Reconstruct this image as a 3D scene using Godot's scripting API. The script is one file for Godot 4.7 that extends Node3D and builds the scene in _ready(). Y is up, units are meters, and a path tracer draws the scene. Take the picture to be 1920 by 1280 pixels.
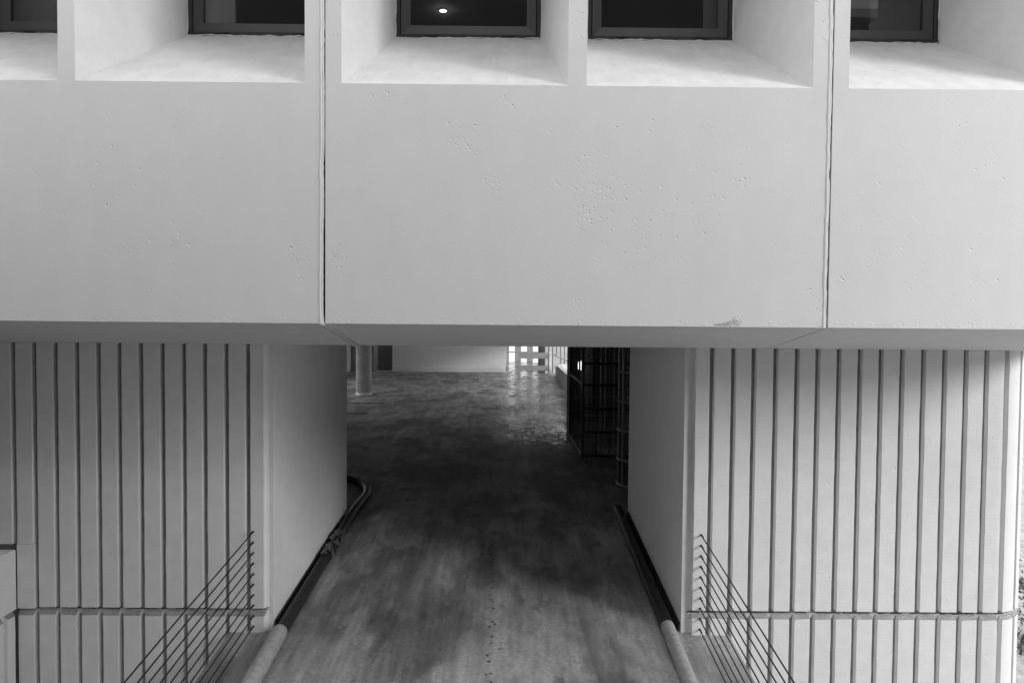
extends Node3D
# A ramp running under a painted concrete building, seen from a crossing walkway. Everything is grey because the photograph is black and white.
const ZF := -5.63      # face of the upper storey
const ZP := -6.95      # face of the fluted piers
const FL := 0.25       # floor inside
var M := {}
var taken := {}
var rng := RandomNumberGenerator.new()

# ---------------------------------------------------------------- helpers
func numbered(called: String) -> String:
	if not taken.has(called):
		taken[called] = 0
		return called
	taken[called] += 1
	return "%s_%03d" % [called, taken[called]]

func thing(called: String, label: String, category: String, at := Vector3.ZERO, group := "") -> Node3D:
	var o := Node3D.new()
	o.name = numbered(called)
	add_child(o)
	o.position = at
	o.set_meta("label", label)
	o.set_meta("category", category)
	if group != "":
		o.set_meta("group", group)
	return o

func setting(called: String, st: SurfaceTool, m: Material) -> MeshInstance3D:
	var o := part(called, st, m, self)
	o.set_meta("kind", "structure")
	return o

func part(called: String, st: SurfaceTool, m: Material, parent: Node3D) -> MeshInstance3D:
	var o := MeshInstance3D.new()
	o.name = called
	o.mesh = st.commit()
	o.material_override = m
	parent.add_child(o, true)
	return o

func mb() -> SurfaceTool:
	var st := SurfaceTool.new()
	st.begin(Mesh.PRIMITIVE_TRIANGLES)
	return st

func vtx(st: SurfaceTool, p: Vector3, n: Vector3, uv := Vector2.ZERO) -> void:
	st.set_normal(n)
	st.set_uv(uv)
	st.add_vertex(p)

func tri(st: SurfaceTool, a: Vector3, b: Vector3, c: Vector3, n: Vector3) -> void:
	var g := (c - a).cross(b - a)
	if g.length_squared() < 1e-16:
		return
	g = g.normalized()
	if g.dot(n) < 0.0:
		g = -g
		var t := b
		b = c
		c = t
	vtx(st, a, g)
	vtx(st, b, g)
	vtx(st, c, g)

func quad(st: SurfaceTool, a: Vector3, b: Vector3, c: Vector3, d: Vector3, n: Vector3) -> void:
	tri(st, a, b, c, n)
	tri(st, a, c, d, n)

# a box with bevelled edges
func box(st: SurfaceTool, lo: Vector3, hi: Vector3, bev := 0.0) -> void:
	var c := (lo + hi) * 0.5
	var h := (hi - lo) * 0.5
	var b: float = min(bev, min(h.x, min(h.y, h.z)) * 0.49)
	var ax := [Vector3.RIGHT, Vector3.UP, Vector3.BACK]
	for i in 3:
		var u: Vector3 = ax[(i + 1) % 3]
		var w: Vector3 = ax[(i + 2) % 3]
		var hu: float = h[(i + 1) % 3] - b
		var hw: float = h[(i + 2) % 3] - b
		for s in [-1.0, 1.0]:
			var n: Vector3 = ax[i] * s
			var o: Vector3 = c + n * h[i]
			quad(st, o - u * hu - w * hw, o + u * hu - w * hw, o + u * hu + w * hw, o - u * hu + w * hw, n)
	if b <= 0.0:
		return
	for i in 3:
		var j := (i + 1) % 3
		var k := (i + 2) % 3
		for sj in [-1.0, 1.0]:
			for sk in [-1.0, 1.0]:
				var n: Vector3 = (ax[j] * sj + ax[k] * sk).normalized()
				var p1: Vector3 = c + ax[j] * sj * h[j] + ax[k] * sk * (h[k] - b)
				var p2: Vector3 = c + ax[j] * sj * (h[j] - b) + ax[k] * sk * h[k]
				var e: Vector3 = ax[i] * (h[i] - b)
				quad(st, p1 - e, p1 + e, p2 + e, p2 - e, n)
	for sx in [-1.0, 1.0]:
		for sy in [-1.0, 1.0]:
			for sz in [-1.0, 1.0]:
				tri(st, c + Vector3(sx * h.x, sy * (h.y - b), sz * (h.z - b)), c + Vector3(sx * (h.x - b), sy * h.y, sz * (h.z - b)), c + Vector3(sx * (h.x - b), sy * (h.y - b), sz * h.z), Vector3(sx, sy, sz))

func box_part(called: String, lo: Vector3, hi: Vector3, m: Material, parent: Node3D, bev := 0.0) -> MeshInstance3D:
	var st := mb()
	box(st, lo, hi, bev)
	return part(called, st, m, parent)

# a round bar along points; caps: 0 none, 1 flat, 2 domed
func tube(st: SurfaceTool, pts: Array, r: float, sides := 12, caps := 1, wob := 0.0) -> void:
	var rings := []
	var n := pts.size()
	var up := Vector3.UP
	for i in n:
		var d: Vector3 = (pts[min(i + 1, n - 1)] - pts[max(i - 1, 0)]).normalized()
		var a := up
		if abs(d.dot(up)) > 0.95:
			a = Vector3.RIGHT
		var u := d.cross(a).normalized()
		var w := u.cross(d).normalized()
		var ring := []
		var rr := r * (1.0 + wob * rng.randf_range(-1.0, 1.0))
		for k in sides + 1:
			var t := TAU * k / sides
			var nn := u * cos(t) + w * sin(t)
			ring.append([pts[i] + nn * rr, nn])
		rings.append(ring)
	for i in n - 1:
		for k in sides:
			var a: Array = rings[i][k]
			var b: Array = rings[i][k + 1]
			var c: Array = rings[i + 1][k + 1]
			var d: Array = rings[i + 1][k]
			smooth_tri(st, a, b, c)
			smooth_tri(st, a, c, d)
	if caps > 0:
		for e in [0, n - 1]:
			var dir: Vector3 = (pts[e] - pts[1 if e == 0 else n - 2]).normalized()
			if caps == 1:
				for k in sides:
					tri(st, pts[e], rings[e][k][0], rings[e][k + 1][0], dir)
			else:
				var last: Array = rings[e]
				for q in range(1, 5):
					var t := q * PI / 8.0
					var ring := []
					for k in sides + 1:
						var nn: Vector3 = (rings[e][k][1] * cos(t) + dir * sin(t)).normalized()
						ring.append([pts[e] + nn * r, nn])
					for k in sides:
						smooth_tri(st, last[k], last[k + 1], ring[k + 1])
						smooth_tri(st, last[k], ring[k + 1], ring[k])
					last = ring

func smooth_tri(st: SurfaceTool, a: Array, b: Array, c: Array) -> void:
	var g: Vector3 = (c[0] - a[0]).cross(b[0] - a[0])
	if g.length_squared() < 1e-18:
		return
	if g.dot(a[1] + b[1] + c[1]) < 0.0:
		var t := b
		b = c
		c = t
	vtx(st, a[0], a[1])
	vtx(st, b[0], b[1])
	vtx(st, c[0], c[1])

# upright cylinder from a profile of [radius, height]
func lathe(st: SurfaceTool, at: Vector3, prof: Array, sides := 24) -> void:
	for i in prof.size() - 1:
		var p: Array = prof[i]
		var q: Array = prof[i + 1]
		var slope := Vector2(q[1] - p[1], p[0] - q[0]).normalized()
		for k in sides:
			var t0 := TAU * k / sides
			var t1 := TAU * (k + 1) / sides
			var d0 := Vector3(cos(t0), 0, sin(t0))
			var d1 := Vector3(cos(t1), 0, sin(t1))
			var n0 := (d0 * slope.x + Vector3.UP * slope.y).normalized()
			var n1 := (d1 * slope.x + Vector3.UP * slope.y).normalized()
			var a := [at + d0 * p[0] + Vector3.UP * p[1], n0]
			var b := [at + d1 * p[0] + Vector3.UP * p[1], n1]
			var c := [at + d1 * q[0] + Vector3.UP * q[1], n1]
			var d := [at + d0 * q[0] + Vector3.UP * q[1], n0]
			smooth_tri(st, a, b, c)
			smooth_tri(st, a, c, d)

# extruded outline in x,z between two heights
func prism(st: SurfaceTool, poly: PackedVector2Array, y0: float, y1: float) -> void:
	var n := poly.size()
	var ccw := not Geometry2D.is_polygon_clockwise(poly)
	for i in n:
		var a := poly[i]
		var b := poly[(i + 1) % n]
		var e := (b - a).normalized()
		var out := Vector2(e.y, -e.x)
		# make sure it points outside
		if Geometry2D.is_point_in_polygon((a + b) * 0.5 + out * 0.001, poly):
			out = -out
		quad(st, Vector3(a.x, y0, a.y), Vector3(b.x, y0, b.y), Vector3(b.x, y1, b.y), Vector3(a.x, y1, a.y), Vector3(out.x, 0, out.y))
	var idx := Geometry2D.triangulate_polygon(poly)
	for i in range(0, idx.size(), 3):
		var a := poly[idx[i]]
		var b := poly[idx[i + 1]]
		var c := poly[idx[i + 2]]
		tri(st, Vector3(a.x, y1, a.y), Vector3(b.x, y1, b.y), Vector3(c.x, y1, c.y), Vector3.UP)
		tri(st, Vector3(a.x, y0, a.y), Vector3(b.x, y0, b.y), Vector3(c.x, y0, c.y), Vector3.DOWN)

# ---------------------------------------------------------------- textures and materials
func noise(seed_: int, freq: float, oct := 4, type := FastNoiseLite.TYPE_SIMPLEX_SMOOTH) -> FastNoiseLite:
	var n := FastNoiseLite.new()
	n.seed = seed_
	n.frequency = freq
	n.noise_type = type
	n.fractal_octaves = oct
	return n

func grey(v: float) -> Color:
	return Color(v, v, v).linear_to_srgb()

func byte_of(v: float) -> int:
	v = clampf(v, 0.0, 1.0)
	v = 12.92 * v if v < 0.0031308 else 1.055 * pow(v, 1.0 / 2.4) - 0.055
	return int(v * 255.0 + 0.5)

func tex_l(w: int, h: int, b: PackedByteArray) -> ImageTexture:
	return ImageTexture.create_from_image(Image.create_from_data(w, h, false, Image.FORMAT_L8, b))

func tex_f(w: int, h: int, f: PackedFloat32Array) -> ImageTexture:
	return ImageTexture.create_from_image(Image.create_from_data(w, h, false, Image.FORMAT_RF, f.to_byte_array()))

func plain(v: float, rough := 0.7, metal := 0.0, spec := 0.5) -> StandardMaterial3D:
	var m := StandardMaterial3D.new()
	m.albedo_color = grey(v)
	m.roughness = rough
	m.metallic = metal
	m.metallic_specular = spec
	return m

func dent(f: PackedFloat32Array, w: int, h: int, cx: float, cy: float, r: float, d: float) -> void:
	for j in range(int(cy - r), int(cy + r) + 1):
		if j < 0 or j >= h:
			continue
		for i in range(int(cx - r), int(cx + r) + 1):
			if i < 0 or i >= w:
				continue
			var q := Vector2(i - cx, j - cy).length() / r
			if q < 1.0:
				f[j * w + i] -= d * (1.0 - q * q)

# relief shared by all the painted concrete: brushed paint, pinholes
func make_paint() -> void:
	var s := 1024
	var fine := noise(3, 0.09, 3)
	var big := noise(4, 0.012, 3)
	var brush := noise(5, 0.05, 2)
	var f := PackedFloat32Array()
	f.resize(s * s)
	var c := PackedByteArray()
	c.resize(s * s)
	for j in s:
		for i in s:
			var k := j * s + i
			# fold so that the tile wraps
			var x: float = abs(i - 512.0)
			var y: float = abs(j - 512.0)
			f[k] = 0.5 + 0.06 * fine.get_noise_2d(x, y) + 0.10 * big.get_noise_2d(x, y) + 0.035 * brush.get_noise_2d(x * 2.4, y * 0.12) + 0.06 * brush.get_noise_2d(x * 0.1 + 900.0, y * 2.4)
			c[k] = byte_of(0.93 + 0.05 * big.get_noise_2d(x * 0.7 + 50.0, y * 0.7) + 0.025 * fine.get_noise_2d(x, y))
	for q in 150:
		var cx := rng.randf_range(8, s - 8)
		var cy := rng.randf_range(8, s - 8)
		var r := rng.randf_range(1.5, 4.0)
		dent(f, s, s, cx, cy, r, rng.randf_range(0.3, 1.0))
	var m := plain(0.86, 0.62, 0.0, 0.35)
	m.uv1_triplanar = true
	m.uv1_world_triplanar = true
	m.uv1_scale = Vector3(0.45, 0.45, 0.45)
	m.albedo_texture = tex_l(s, s, c)
	m.heightmap_enabled = true
	m.heightmap_texture = tex_f(s, s, f)
	m.heightmap_scale = 0.7
	M.paint = m

# the broad painted face of the upper storey: x -4.4..6.8, y 3.05..5.1
func make_fascia() -> void:
	var w := 2048
	var h := 512
	var sx := w / 9.2
	var sy := h / 2.3
	var fine := noise(13, 0.16, 3)
	var big := noise(14, 0.011, 3)
	var patch := noise(16, 0.02, 3)
	var f := PackedFloat32Array()
	f.resize(w * h)
	var c := PackedByteArray()
	c.resize(w * h)
	for j in h:
		for i in w:
			var k := j * w + i
			var rough: float = smoothstep(-0.1, 0.5, patch.get_noise_2d(i, j))
			f[k] = 0.5 + (0.03 + 0.07 * rough) * fine.get_noise_2d(i, j) + 0.05 * big.get_noise_2d(i, j)
			c[k] = byte_of(0.94 + 0.018 * big.get_noise_2d(i * 1.3, j * 0.4) + 0.015 * patch.get_noise_2d(i * 0.8 + 300.0, j * 0.8) + 0.02 * fine.get_noise_2d(i + 77.0, j))
	var clusters := [[-1.70,3.67,0.11,14],[-1.73,3.58,0.06,6],[0.52,3.24,0.06,14],[0.62,4.12,0.13,30],[0.60,3.99,0.11,24],[-0.13,4.22,0.10,22],[-0.29,4.54,0.13,12],[-0.49,4.70,0.03,4],[-0.42,4.59,0.08,10],[0.66,4.42,0.13,12],[0.83,4.21,0.15,22],[0.88,3.82,0.26,14],[0.45,4.29,0.15,12],[2.50,3.25,0.05,12],[2.45,3.38,0.04,5],[2.71,3.48,0.04,9],[-1.40,3.64,0.05,10],[-1.34,3.50,0.10,8],[-1.70,3.45,0.07,4],[-1.02,4.91,0.05,6],[-1.10,4.93,0.03,4],[-0.03,4.90,0.09,10],[1.31,3.91,0.26,20],[1.61,4.17,0.22,14],[1.91,4.30,0.17,10],[-2.73,3.83,0.22,14],[-2.82,3.19,0.17,8],[2.99,4.25,0.02,3],[3.23,3.58,0.35,8],[3.88,3.42,0.26,10],[3.80,4.58,0.26,6],[-3.25,4.25,0.35,8],[-0.91,4.06,0.26,4],[0.96,4.64,0.17,6]]
	for q in clusters:
		for n in q[3]:
			var x: float = q[0] + rng.randfn(0.0, 0.6) * q[2]
			var y: float = q[1] + rng.randfn(0.0, 0.6) * q[2]
			var deep := rng.randf() < 0.25
			dent(f, w, h, (x + 4.4) * sx, (5.2 - y) * sy, rng.randf_range(1.0, 1.9), 1.1 if deep else 0.5)
	for n in 160:
		dent(f, w, h, rng.randf() * w, rng.randf() * h, rng.randf_range(1.0, 1.8), rng.randf_range(-0.25, 0.45))
	# ragged paint along the bottom arris
	for n in 420:
		dent(f, w, h, rng.randf() * w, (5.2 - rng.randf_range(3.085, 3.13)) * sy, rng.randf_range(1.2, 3.0), rng.randf_range(-0.4, 0.35))
	# dark scrape at the bottom edge right of centre
	for n in 260:
		var t := rng.randf()
		var x := 1.68 + 0.19 * t + rng.randfn(0.0, 0.012)
		var y := 3.092 + rng.randf() * (0.015 + 0.075 * t * t)
		var i := int((x + 4.4) * sx)
		var j := int((5.2 - y) * sy)
		if j < h:
			c[j * w + i] = byte_of(rng.randf_range(0.3, 0.62))
			c[j * w + i + 1] = byte_of(rng.randf_range(0.4, 0.7))
	var m := plain(0.86, 0.6, 0.0, 0.35)
	m.albedo_texture = tex_l(w, h, c)
	m.heightmap_enabled = true
	m.heightmap_texture = tex_f(w, h, f)
	m.heightmap_scale = 0.55
	M.fascia = m

# worn, stained concrete shared by the ramp and the floor behind it
var na := noise(21, 0.9, 4)
var nb := noise(22, 0.35, 2)
var ng := noise(23, 16.0, 2)
var ns := noise(24, 2.2, 3)
var nf := noise(31, 0.45, 4)
var nt := noise(33, 1.2, 4)
var nm := noise(35, 6.0, 3)

# [colour, relief, polish]; one stained concrete for ramp and floor alike
func concrete(x: float, z: float) -> Array:
	var e := na.get_noise_2d(x * 2.0 + 40.0, z * 2.0)
	var gr := ng.get_noise_2d(x, z)
	var st := nt.get_noise_2d(x * 1.1, z * 0.4)
	var n := nf.get_noise_2d(x * 0.9, z * 0.7)
	var fine := nm.get_noise_2d(x, z * 0.4)
	var v := 0.3
	v *= 1.0 + 0.3 * na.get_noise_2d(x, z * 0.6) + 0.3 * n
	# streaks along the driving direction
	v *= 1.0 + 0.32 * ns.get_noise_2d(x * 1.8, z * 0.2) + 0.2 * ns.get_noise_2d(x * 6.0, z * 0.5) + 0.2 * fine
	# oil and grime stains with edges of their own
	v *= 1.0 - 0.4 * smoothstep(0.03, 0.25, na.get_noise_2d(x * 0.9 + 15.0, z * 0.45) + 0.2 * st + 0.14 * gr + 0.2 * fine)
	v *= 1.0 - 0.25 * smoothstep(0.07, 0.24, na.get_noise_2d(x * 1.9 + 5.0, z * 0.8) + 0.2 * gr + 0.2 * fine)
	v *= 1.0 + 0.14 * smoothstep(0.1, 0.24, na.get_noise_2d(x * 1.1 + 70.0, z * 0.6) + 0.16 * gr)
	# tyre tracks with broken edges
	var tr := smoothstep(0.36, 0.08, absf(x - 0.78 + 0.3 * nb.get_noise_2d(3.0, z)) + 0.26 * e)
	tr = maxf(tr, 0.7 * smoothstep(0.36, 0.08, absf(x + 0.95 + 0.3 * nb.get_noise_2d(30.0, z)) + 0.26 * e))
	v *= 1.0 - 0.35 * tr * smoothstep(-0.35, 0.3, n + 0.4 * e)
	# the lane people walk is worn smooth
	var lane := smoothstep(-0.5, -0.1, x + 0.6 * e + 0.3 * st) * smoothstep(1.95, 1.55, x + 0.6 * n + 0.3 * e)
	var damp := lane * smoothstep(-0.4, 0.35, 0.4 * e + 0.3 * n + 0.6 * st + 0.8 * fine + 0.22)
	# worn smooth only beyond the bay joint, with a ragged edge
	damp *= smoothstep(-15.6, -16.6, z + 2.4 * e + 1.8 * fine + 1.2 * st)
	v *= (1.0 + 0.2 * gr) * rng.randf_range(0.93, 1.07)
	return [maxf(v, 0.03), 0.5 + 0.2 * gr, damp]

# ramp: u = (x + 3.0) / 5.4, v = (z + 10.4) / 10.4
func make_ramp() -> void:
	var w := 640
	var h := 1280
	var c := PackedByteArray()
	c.resize(w * h)
	var f := PackedFloat32Array()
	f.resize(w * h)
	for j in h:
		for i in w:
			var q := concrete(-3.0 + 5.4 * (i + 0.5) / w, -10.4 + 10.4 * (j + 0.5) / h)
			c[j * w + i] = byte_of(q[0])
			f[j * w + i] = q[1]
	# drip line down the middle
	var zz := -9.9
	while zz < -4.6:
		zz += rng.randf_range(0.04, 0.2)
		var n := 1 + int(rng.randf() * 1.6)
		for q in n:
			spot(c, w, h, (-0.17 + 0.018 * (zz + 8.0) + rng.randfn(0, 0.025) + 3.0) / 5.4 * w, (zz + rng.randfn(0, 0.02) + 10.4) / 10.4 * h, rng.randf_range(1.0, 2.2), 0.45)
	for q in 110:
		spot(c, w, h, rng.randf() * w, rng.randf() * h, rng.randf_range(0.6, 1.5), rng.randf_range(0.5, 0.85))
	var m := plain(1.0, 0.62, 0.0, 0.45)
	m.albedo_texture = tex_l(w, h, c)
	m.heightmap_enabled = true
	m.heightmap_texture = tex_f(w, h, f)
	m.heightmap_scale = 0.15
	M.ramp = m

func spot(c: PackedByteArray, w: int, h: int, x: float, y: float, r: float, k: float) -> void:
	for j in range(int(y - r), int(y + r) + 1):
		for i in range(int(x - r), int(x + r) + 1):
			if i >= 0 and j >= 0 and i < w and j < h and Vector2(i + 0.5 - x, j + 0.5 - y).length() <= r:
				c[j * w + i] = int(c[j * w + i] * k)

# the floor inside: u = (x + 9) / 15, v = (z + 48) / 38
func make_floor() -> void:
	var w := 768
	var h := 1536
	var c := PackedByteArray()
	c.resize(w * h)
	var r := PackedByteArray()
	r.resize(w * h)
	var f := PackedFloat32Array()
	f.resize(w * h)
	for j in h:
		for i in w:
			var x := -9.0 + 15.0 * (i + 0.5) / w
			var z := -48.0 + 38.0 * (j + 0.5) / h
			var q := concrete(x, z)
			var v: float = q[0]
			for k in [-15.95, -20.6, -27.0]:
				if absf(z - k) < 0.02:
					v *= 0.45
			c[j * w + i] = byte_of(v)
			r[j * w + i] = int(255.0 * clampf(0.66 - 0.42 * q[2] + 0.2 * (q[1] - 0.5), 0.2, 0.95))
			f[j * w + i] = q[1]
	# worn scraps of light paint
	for q in [[-1.73, -11.68, 5, 4], [-1.53, -11.0, 5, 3], [-0.5, -22.6, -12, 9]]:
		var i0 := int((q[0] + 9.0) / 15.0 * w)
		var j0 := int((q[1] + 48.0) / 38.0 * h)
		for j in range(j0 - q[3], j0 + q[3]):
			for i in range(i0 - abs(q[2]), i0 + abs(q[2])):
				if rng.randf() < 0.75:
					c[j * w + i] = byte_of(0.16) if q[2] > 0 else int(c[j * w + i] * 0.6)
	var m := plain(1.0, 1.0, 0.0, 0.5)
	m.albedo_texture = tex_l(w, h, c)
	m.roughness_texture = tex_l(w, h, r)
	m.heightmap_enabled = true
	m.heightmap_texture = tex_f(w, h, f)
	m.heightmap_scale = 0.02
	M.floor = m

func mottled(v: float, rough: float, scale: float, amount: float, seed_: int, bump := 0.4) -> StandardMaterial3D:
	var s := 256
	var a := noise(seed_, 0.02, 5)
	var c := PackedByteArray()
	c.resize(s * s)
	var f := PackedFloat32Array()
	f.resize(s * s)
	for j in s:
		for i in s:
			var x: float = abs(i - 128.0)
			var y: float = abs(j - 128.0)
			var n := a.get_noise_2d(x, y) + 0.5 * a.get_noise_2d(x * 6.0, y * 6.0)
			c[j * s + i] = byte_of(clampf(0.75 * (1.0 + amount * n), 0.0, 1.0))
			f[j * s + i] = 0.5 + 0.3 * n
	var m := plain(v / 0.75, rough, 0.0, 0.35)
	m.uv1_triplanar = true
	m.uv1_world_triplanar = true
	m.uv1_scale = Vector3.ONE * scale
	m.albedo_texture = tex_l(s, s, c)
	m.heightmap_enabled = true
	m.heightmap_texture = tex_f(s, s, f)
	m.heightmap_scale = bump
	return m

# ---------------------------------------------------------------- ribs
# a path is [Vector2 start, Vector2 direction, straight length, arc radius, outward normal at the start]
func on_path(p: Dictionary, s: float) -> Array:
	var d: Vector2 = p.dir
	var n: Vector2 = p.out
	if s <= p.len:
		return [p.from + d * s, n]
	var r: float = p.r
	var t: float = minf((s - p.len) / r, PI / 2)
	var rest: float = s - p.len - r * PI / 2
	var ctr: Vector2 = p.from + d * p.len - n * r
	var nn := n * cos(t) + d * sin(t)
	var q := ctr + nn * r
	if rest > 0.0:
		q += -n * rest
	return [q, nn]

func rib(parent: Node3D, p: Dictionary, s0: float, s1: float, y0: float, y1: float, depth: float, fl0: float, fl1: float, top_rise: float, m: Material) -> void:
	var st := mb()
	var segs: int = clampi(int((y1 - y0) / 0.14), 3, 20)
	var curved: bool = s1 > p.len
	var mids := 4 if curved else 1
	var rings := []
	var bv := 0.005
	for i in segs + 1:
		var t := float(i) / segs
		var j0 := rng.randf_range(-0.0022, 0.0022)
		var j1 := rng.randf_range(-0.0022, 0.0022)
		var prof := [[s0 - fl0, -depth], [lerpf(s0, s0 - fl0, 0.36), -0.036], [s0 + j0, -bv], [s0 + bv + j0, 0.0]]
		for k in range(1, mids):
			prof.append([lerpf(s0, s1, float(k) / mids), 0.0])
		prof.append([s1 - bv + j1, 0.0])
		prof.append([s1 + j1, -bv])
		prof.append([lerpf(s1, s1 + fl1, 0.36), -0.036])
		prof.append([s1 + fl1, -depth])
		var ring := []
		for q in prof:
			var o: Array = on_path(p, q[0])
			var xz: Vector2 = o[0] + o[1] * q[1]
			var y := lerpf(y0, y1, t)
			if i == segs:
				y += top_rise * minf(1.0, -q[1] / 0.036)
				if top_rise > 0.0 and q[1] > -0.02:
					y += rng.randf_range(-0.006, 0.004)
			ring.append(Vector3(xz.x, y, xz.y))
		rings.append(ring)
	var c: Array = on_path(p, (s0 + s1) * 0.5)
	var inside := Vector3(c[0].x - c[1].x * depth * 2.0, 0, c[0].y - c[1].y * depth * 2.0)
	for i in segs:
		for k in rings[0].size() - 1:
			var a: Vector3 = rings[i][k]
			var b: Vector3 = rings[i][k + 1]
			var e: Vector3 = rings[i + 1][k + 1]
			var g: Vector3 = rings[i + 1][k]
			var mid := (a + e) * 0.5
			quad(st, a, b, e, g, Vector3(mid.x - inside.x, 0, mid.z - inside.z))
	var low: Array = rings[0]
	for k in range(1, low.size() - 1):
		tri(st, low[0], low[k], low[k + 1], Vector3.DOWN)
	var o := part("rib", st, m, parent)
	if top_rise > 0.0:
		# the grimy bevel on top of a lower rib
		st = mb()
		var top: Array = rings[segs]
		var z := top.size()
		for k in range(1, z / 2):
			quad(st, top[k], top[k + 1], top[z - 2 - k], top[z - 1 - k], Vector3(0, 1, 0.4))
		part("bevel", st, M.grimy, o)

# ---------------------------------------------------------------- the upper storey
func face_grid(st: SurfaceTool, x0: float, x1: float, y0: float, y1: float, wave: FastNoiseLite) -> void:
	var nx: int = max(1, int((x1 - x0) / 0.09))
	var ny: int = max(1, int((y1 - y0) / 0.09))
	var pt := func(i: int, j: int) -> Vector3:
		var x := lerpf(x0, x1, float(i) / nx)
		var y := lerpf(y0, y1, float(j) / ny)
		var edge: float = smoothstep(0.0, 0.12, minf(minf(x - x0, x1 - x), minf(y - y0, y1 - y)))
		return Vector3(x, y, ZF + edge * 0.004 * wave.get_noise_2d(x, y))
	var at := func(i: int, j: int) -> Array:
		var p: Vector3 = pt.call(i, j)
		var e := 0.04
		var hx: float = 0.004 * (wave.get_noise_2d(p.x + e, p.y) - wave.get_noise_2d(p.x - e, p.y)) / (2 * e)
		var hy: float = 0.004 * (wave.get_noise_2d(p.x, p.y + e) - wave.get_noise_2d(p.x, p.y - e)) / (2 * e)
		return [p, Vector3(-hx, -hy, 1).normalized()]
	for j in ny:
		for i in nx:
			var a: Array = at.call(i, j)
			var b: Array = at.call(i, j + 1)
			var c: Array = at.call(i + 1, j + 1)
			var d: Array = at.call(i + 1, j)
			for v in [a, b, c, a, c, d]:
				var p: Vector3 = v[0]
				vtx(st, p, v[1], Vector2((p.x + 4.4) / 9.2, (5.2 - p.y) / 2.3))

func make_window(parent: Node3D, x0: float, x1: float, y0: float, y1: float, z: float) -> void:
	# outer frame with a deep bottom rail, a sash inside it, a pane, two weep slots and a bead of sealant
	var st := mb()
	var e := 0.045
	box(st, Vector3(x0 + 0.004, y0 + 0.004, z - 0.08), Vector3(x1 - 0.004, y0 + 0.052, z + 0.012), 0.004)
	box(st, Vector3(x0 + 0.004, y0 + 0.054, z - 0.08), Vector3(x0 + e, y1, z), 0.004)
	box(st, Vector3(x1 - e, y0 + 0.054, z - 0.08), Vector3(x1 - 0.004, y1, z), 0.004)
	box(st, Vector3(x0 + e, y1 - e, z - 0.08), Vector3(x1 - e, y1, z - 0.001), 0.004)
	var win := part("window", st, M.frame, parent)
	st = mb()
	var s0 := x0 + e + 0.008
	var s1 := x1 - e - 0.008
	var b0 := y0 + 0.062
	var b1 := y1 - e - 0.008
	var wd := 0.095
	# mitred sash: four bars whose faces slope back to the glass
	var fo := [Vector3(s0, b0, z - 0.012), Vector3(s1, b0, z - 0.012), Vector3(s1, b1, z - 0.012), Vector3(s0, b1, z - 0.012)]
	var fi := [Vector3(s0 + wd, b0 + wd, z - 0.028), Vector3(s1 - wd, b0 + wd, z - 0.028), Vector3(s1 - wd, b1 - wd, z - 0.028), Vector3(s0 + wd, b1 - wd, z - 0.028)]
	for k in 4:
		var q := (k + 1) % 4
		quad(st, fo[k], fo[q], fi[q], fi[k], Vector3.BACK)
		var back := Vector3(0, 0, -0.05)
		quad(st, fi[k], fi[q], fi[q] + back, fi[k] + back, Vector3((s0 + s1) / 2, (b0 + b1) / 2, z) - fi[k])
		quad(st, fo[k], fo[q], fo[q] + back, fo[k] + back, fo[k] - Vector3((s0 + s1) / 2, (b0 + b1) / 2, z))
	part("sash", st, M.sash, win)
	box_part("glass", Vector3(s0 + wd - 0.01, b0 + wd - 0.01, z - 0.056), Vector3(s1 - wd + 0.01, b1 - wd + 0.01, z - 0.05), M.glass, win)
	for t in [0.24, 0.78]:
		var cx := lerpf(x0, x1, t)
		box_part("weep_slot", Vector3(cx - 0.065, y0 + 0.03, z + 0.006), Vector3(cx + 0.065, y0 + 0.044, z + 0.014), M.black, win)
	# ragged sealant where the frame meets the sill and jambs
	st = mb()
	var x := x0
	var pts := []
	while x < x1 + 0.01:
		pts.append(Vector3(x, y0 + 0.012 + rng.randf_range(-0.006, 0.006), z + 0.02 + rng.randf_range(-0.004, 0.006)))
		x += 0.05
	tube(st, pts, 0.006, 6, 1, 0.5)
	for sx in [x0, x1]:
		pts = []
		var y := y0
		while y < y1:
			pts.append(Vector3(sx, y, z + 0.006 + rng.randf_range(-0.004, 0.005)))
			y += 0.1
		tube(st, pts, 0.008, 6, 1, 0.5)
	part("sealant", st, M.sealant, win)

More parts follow.
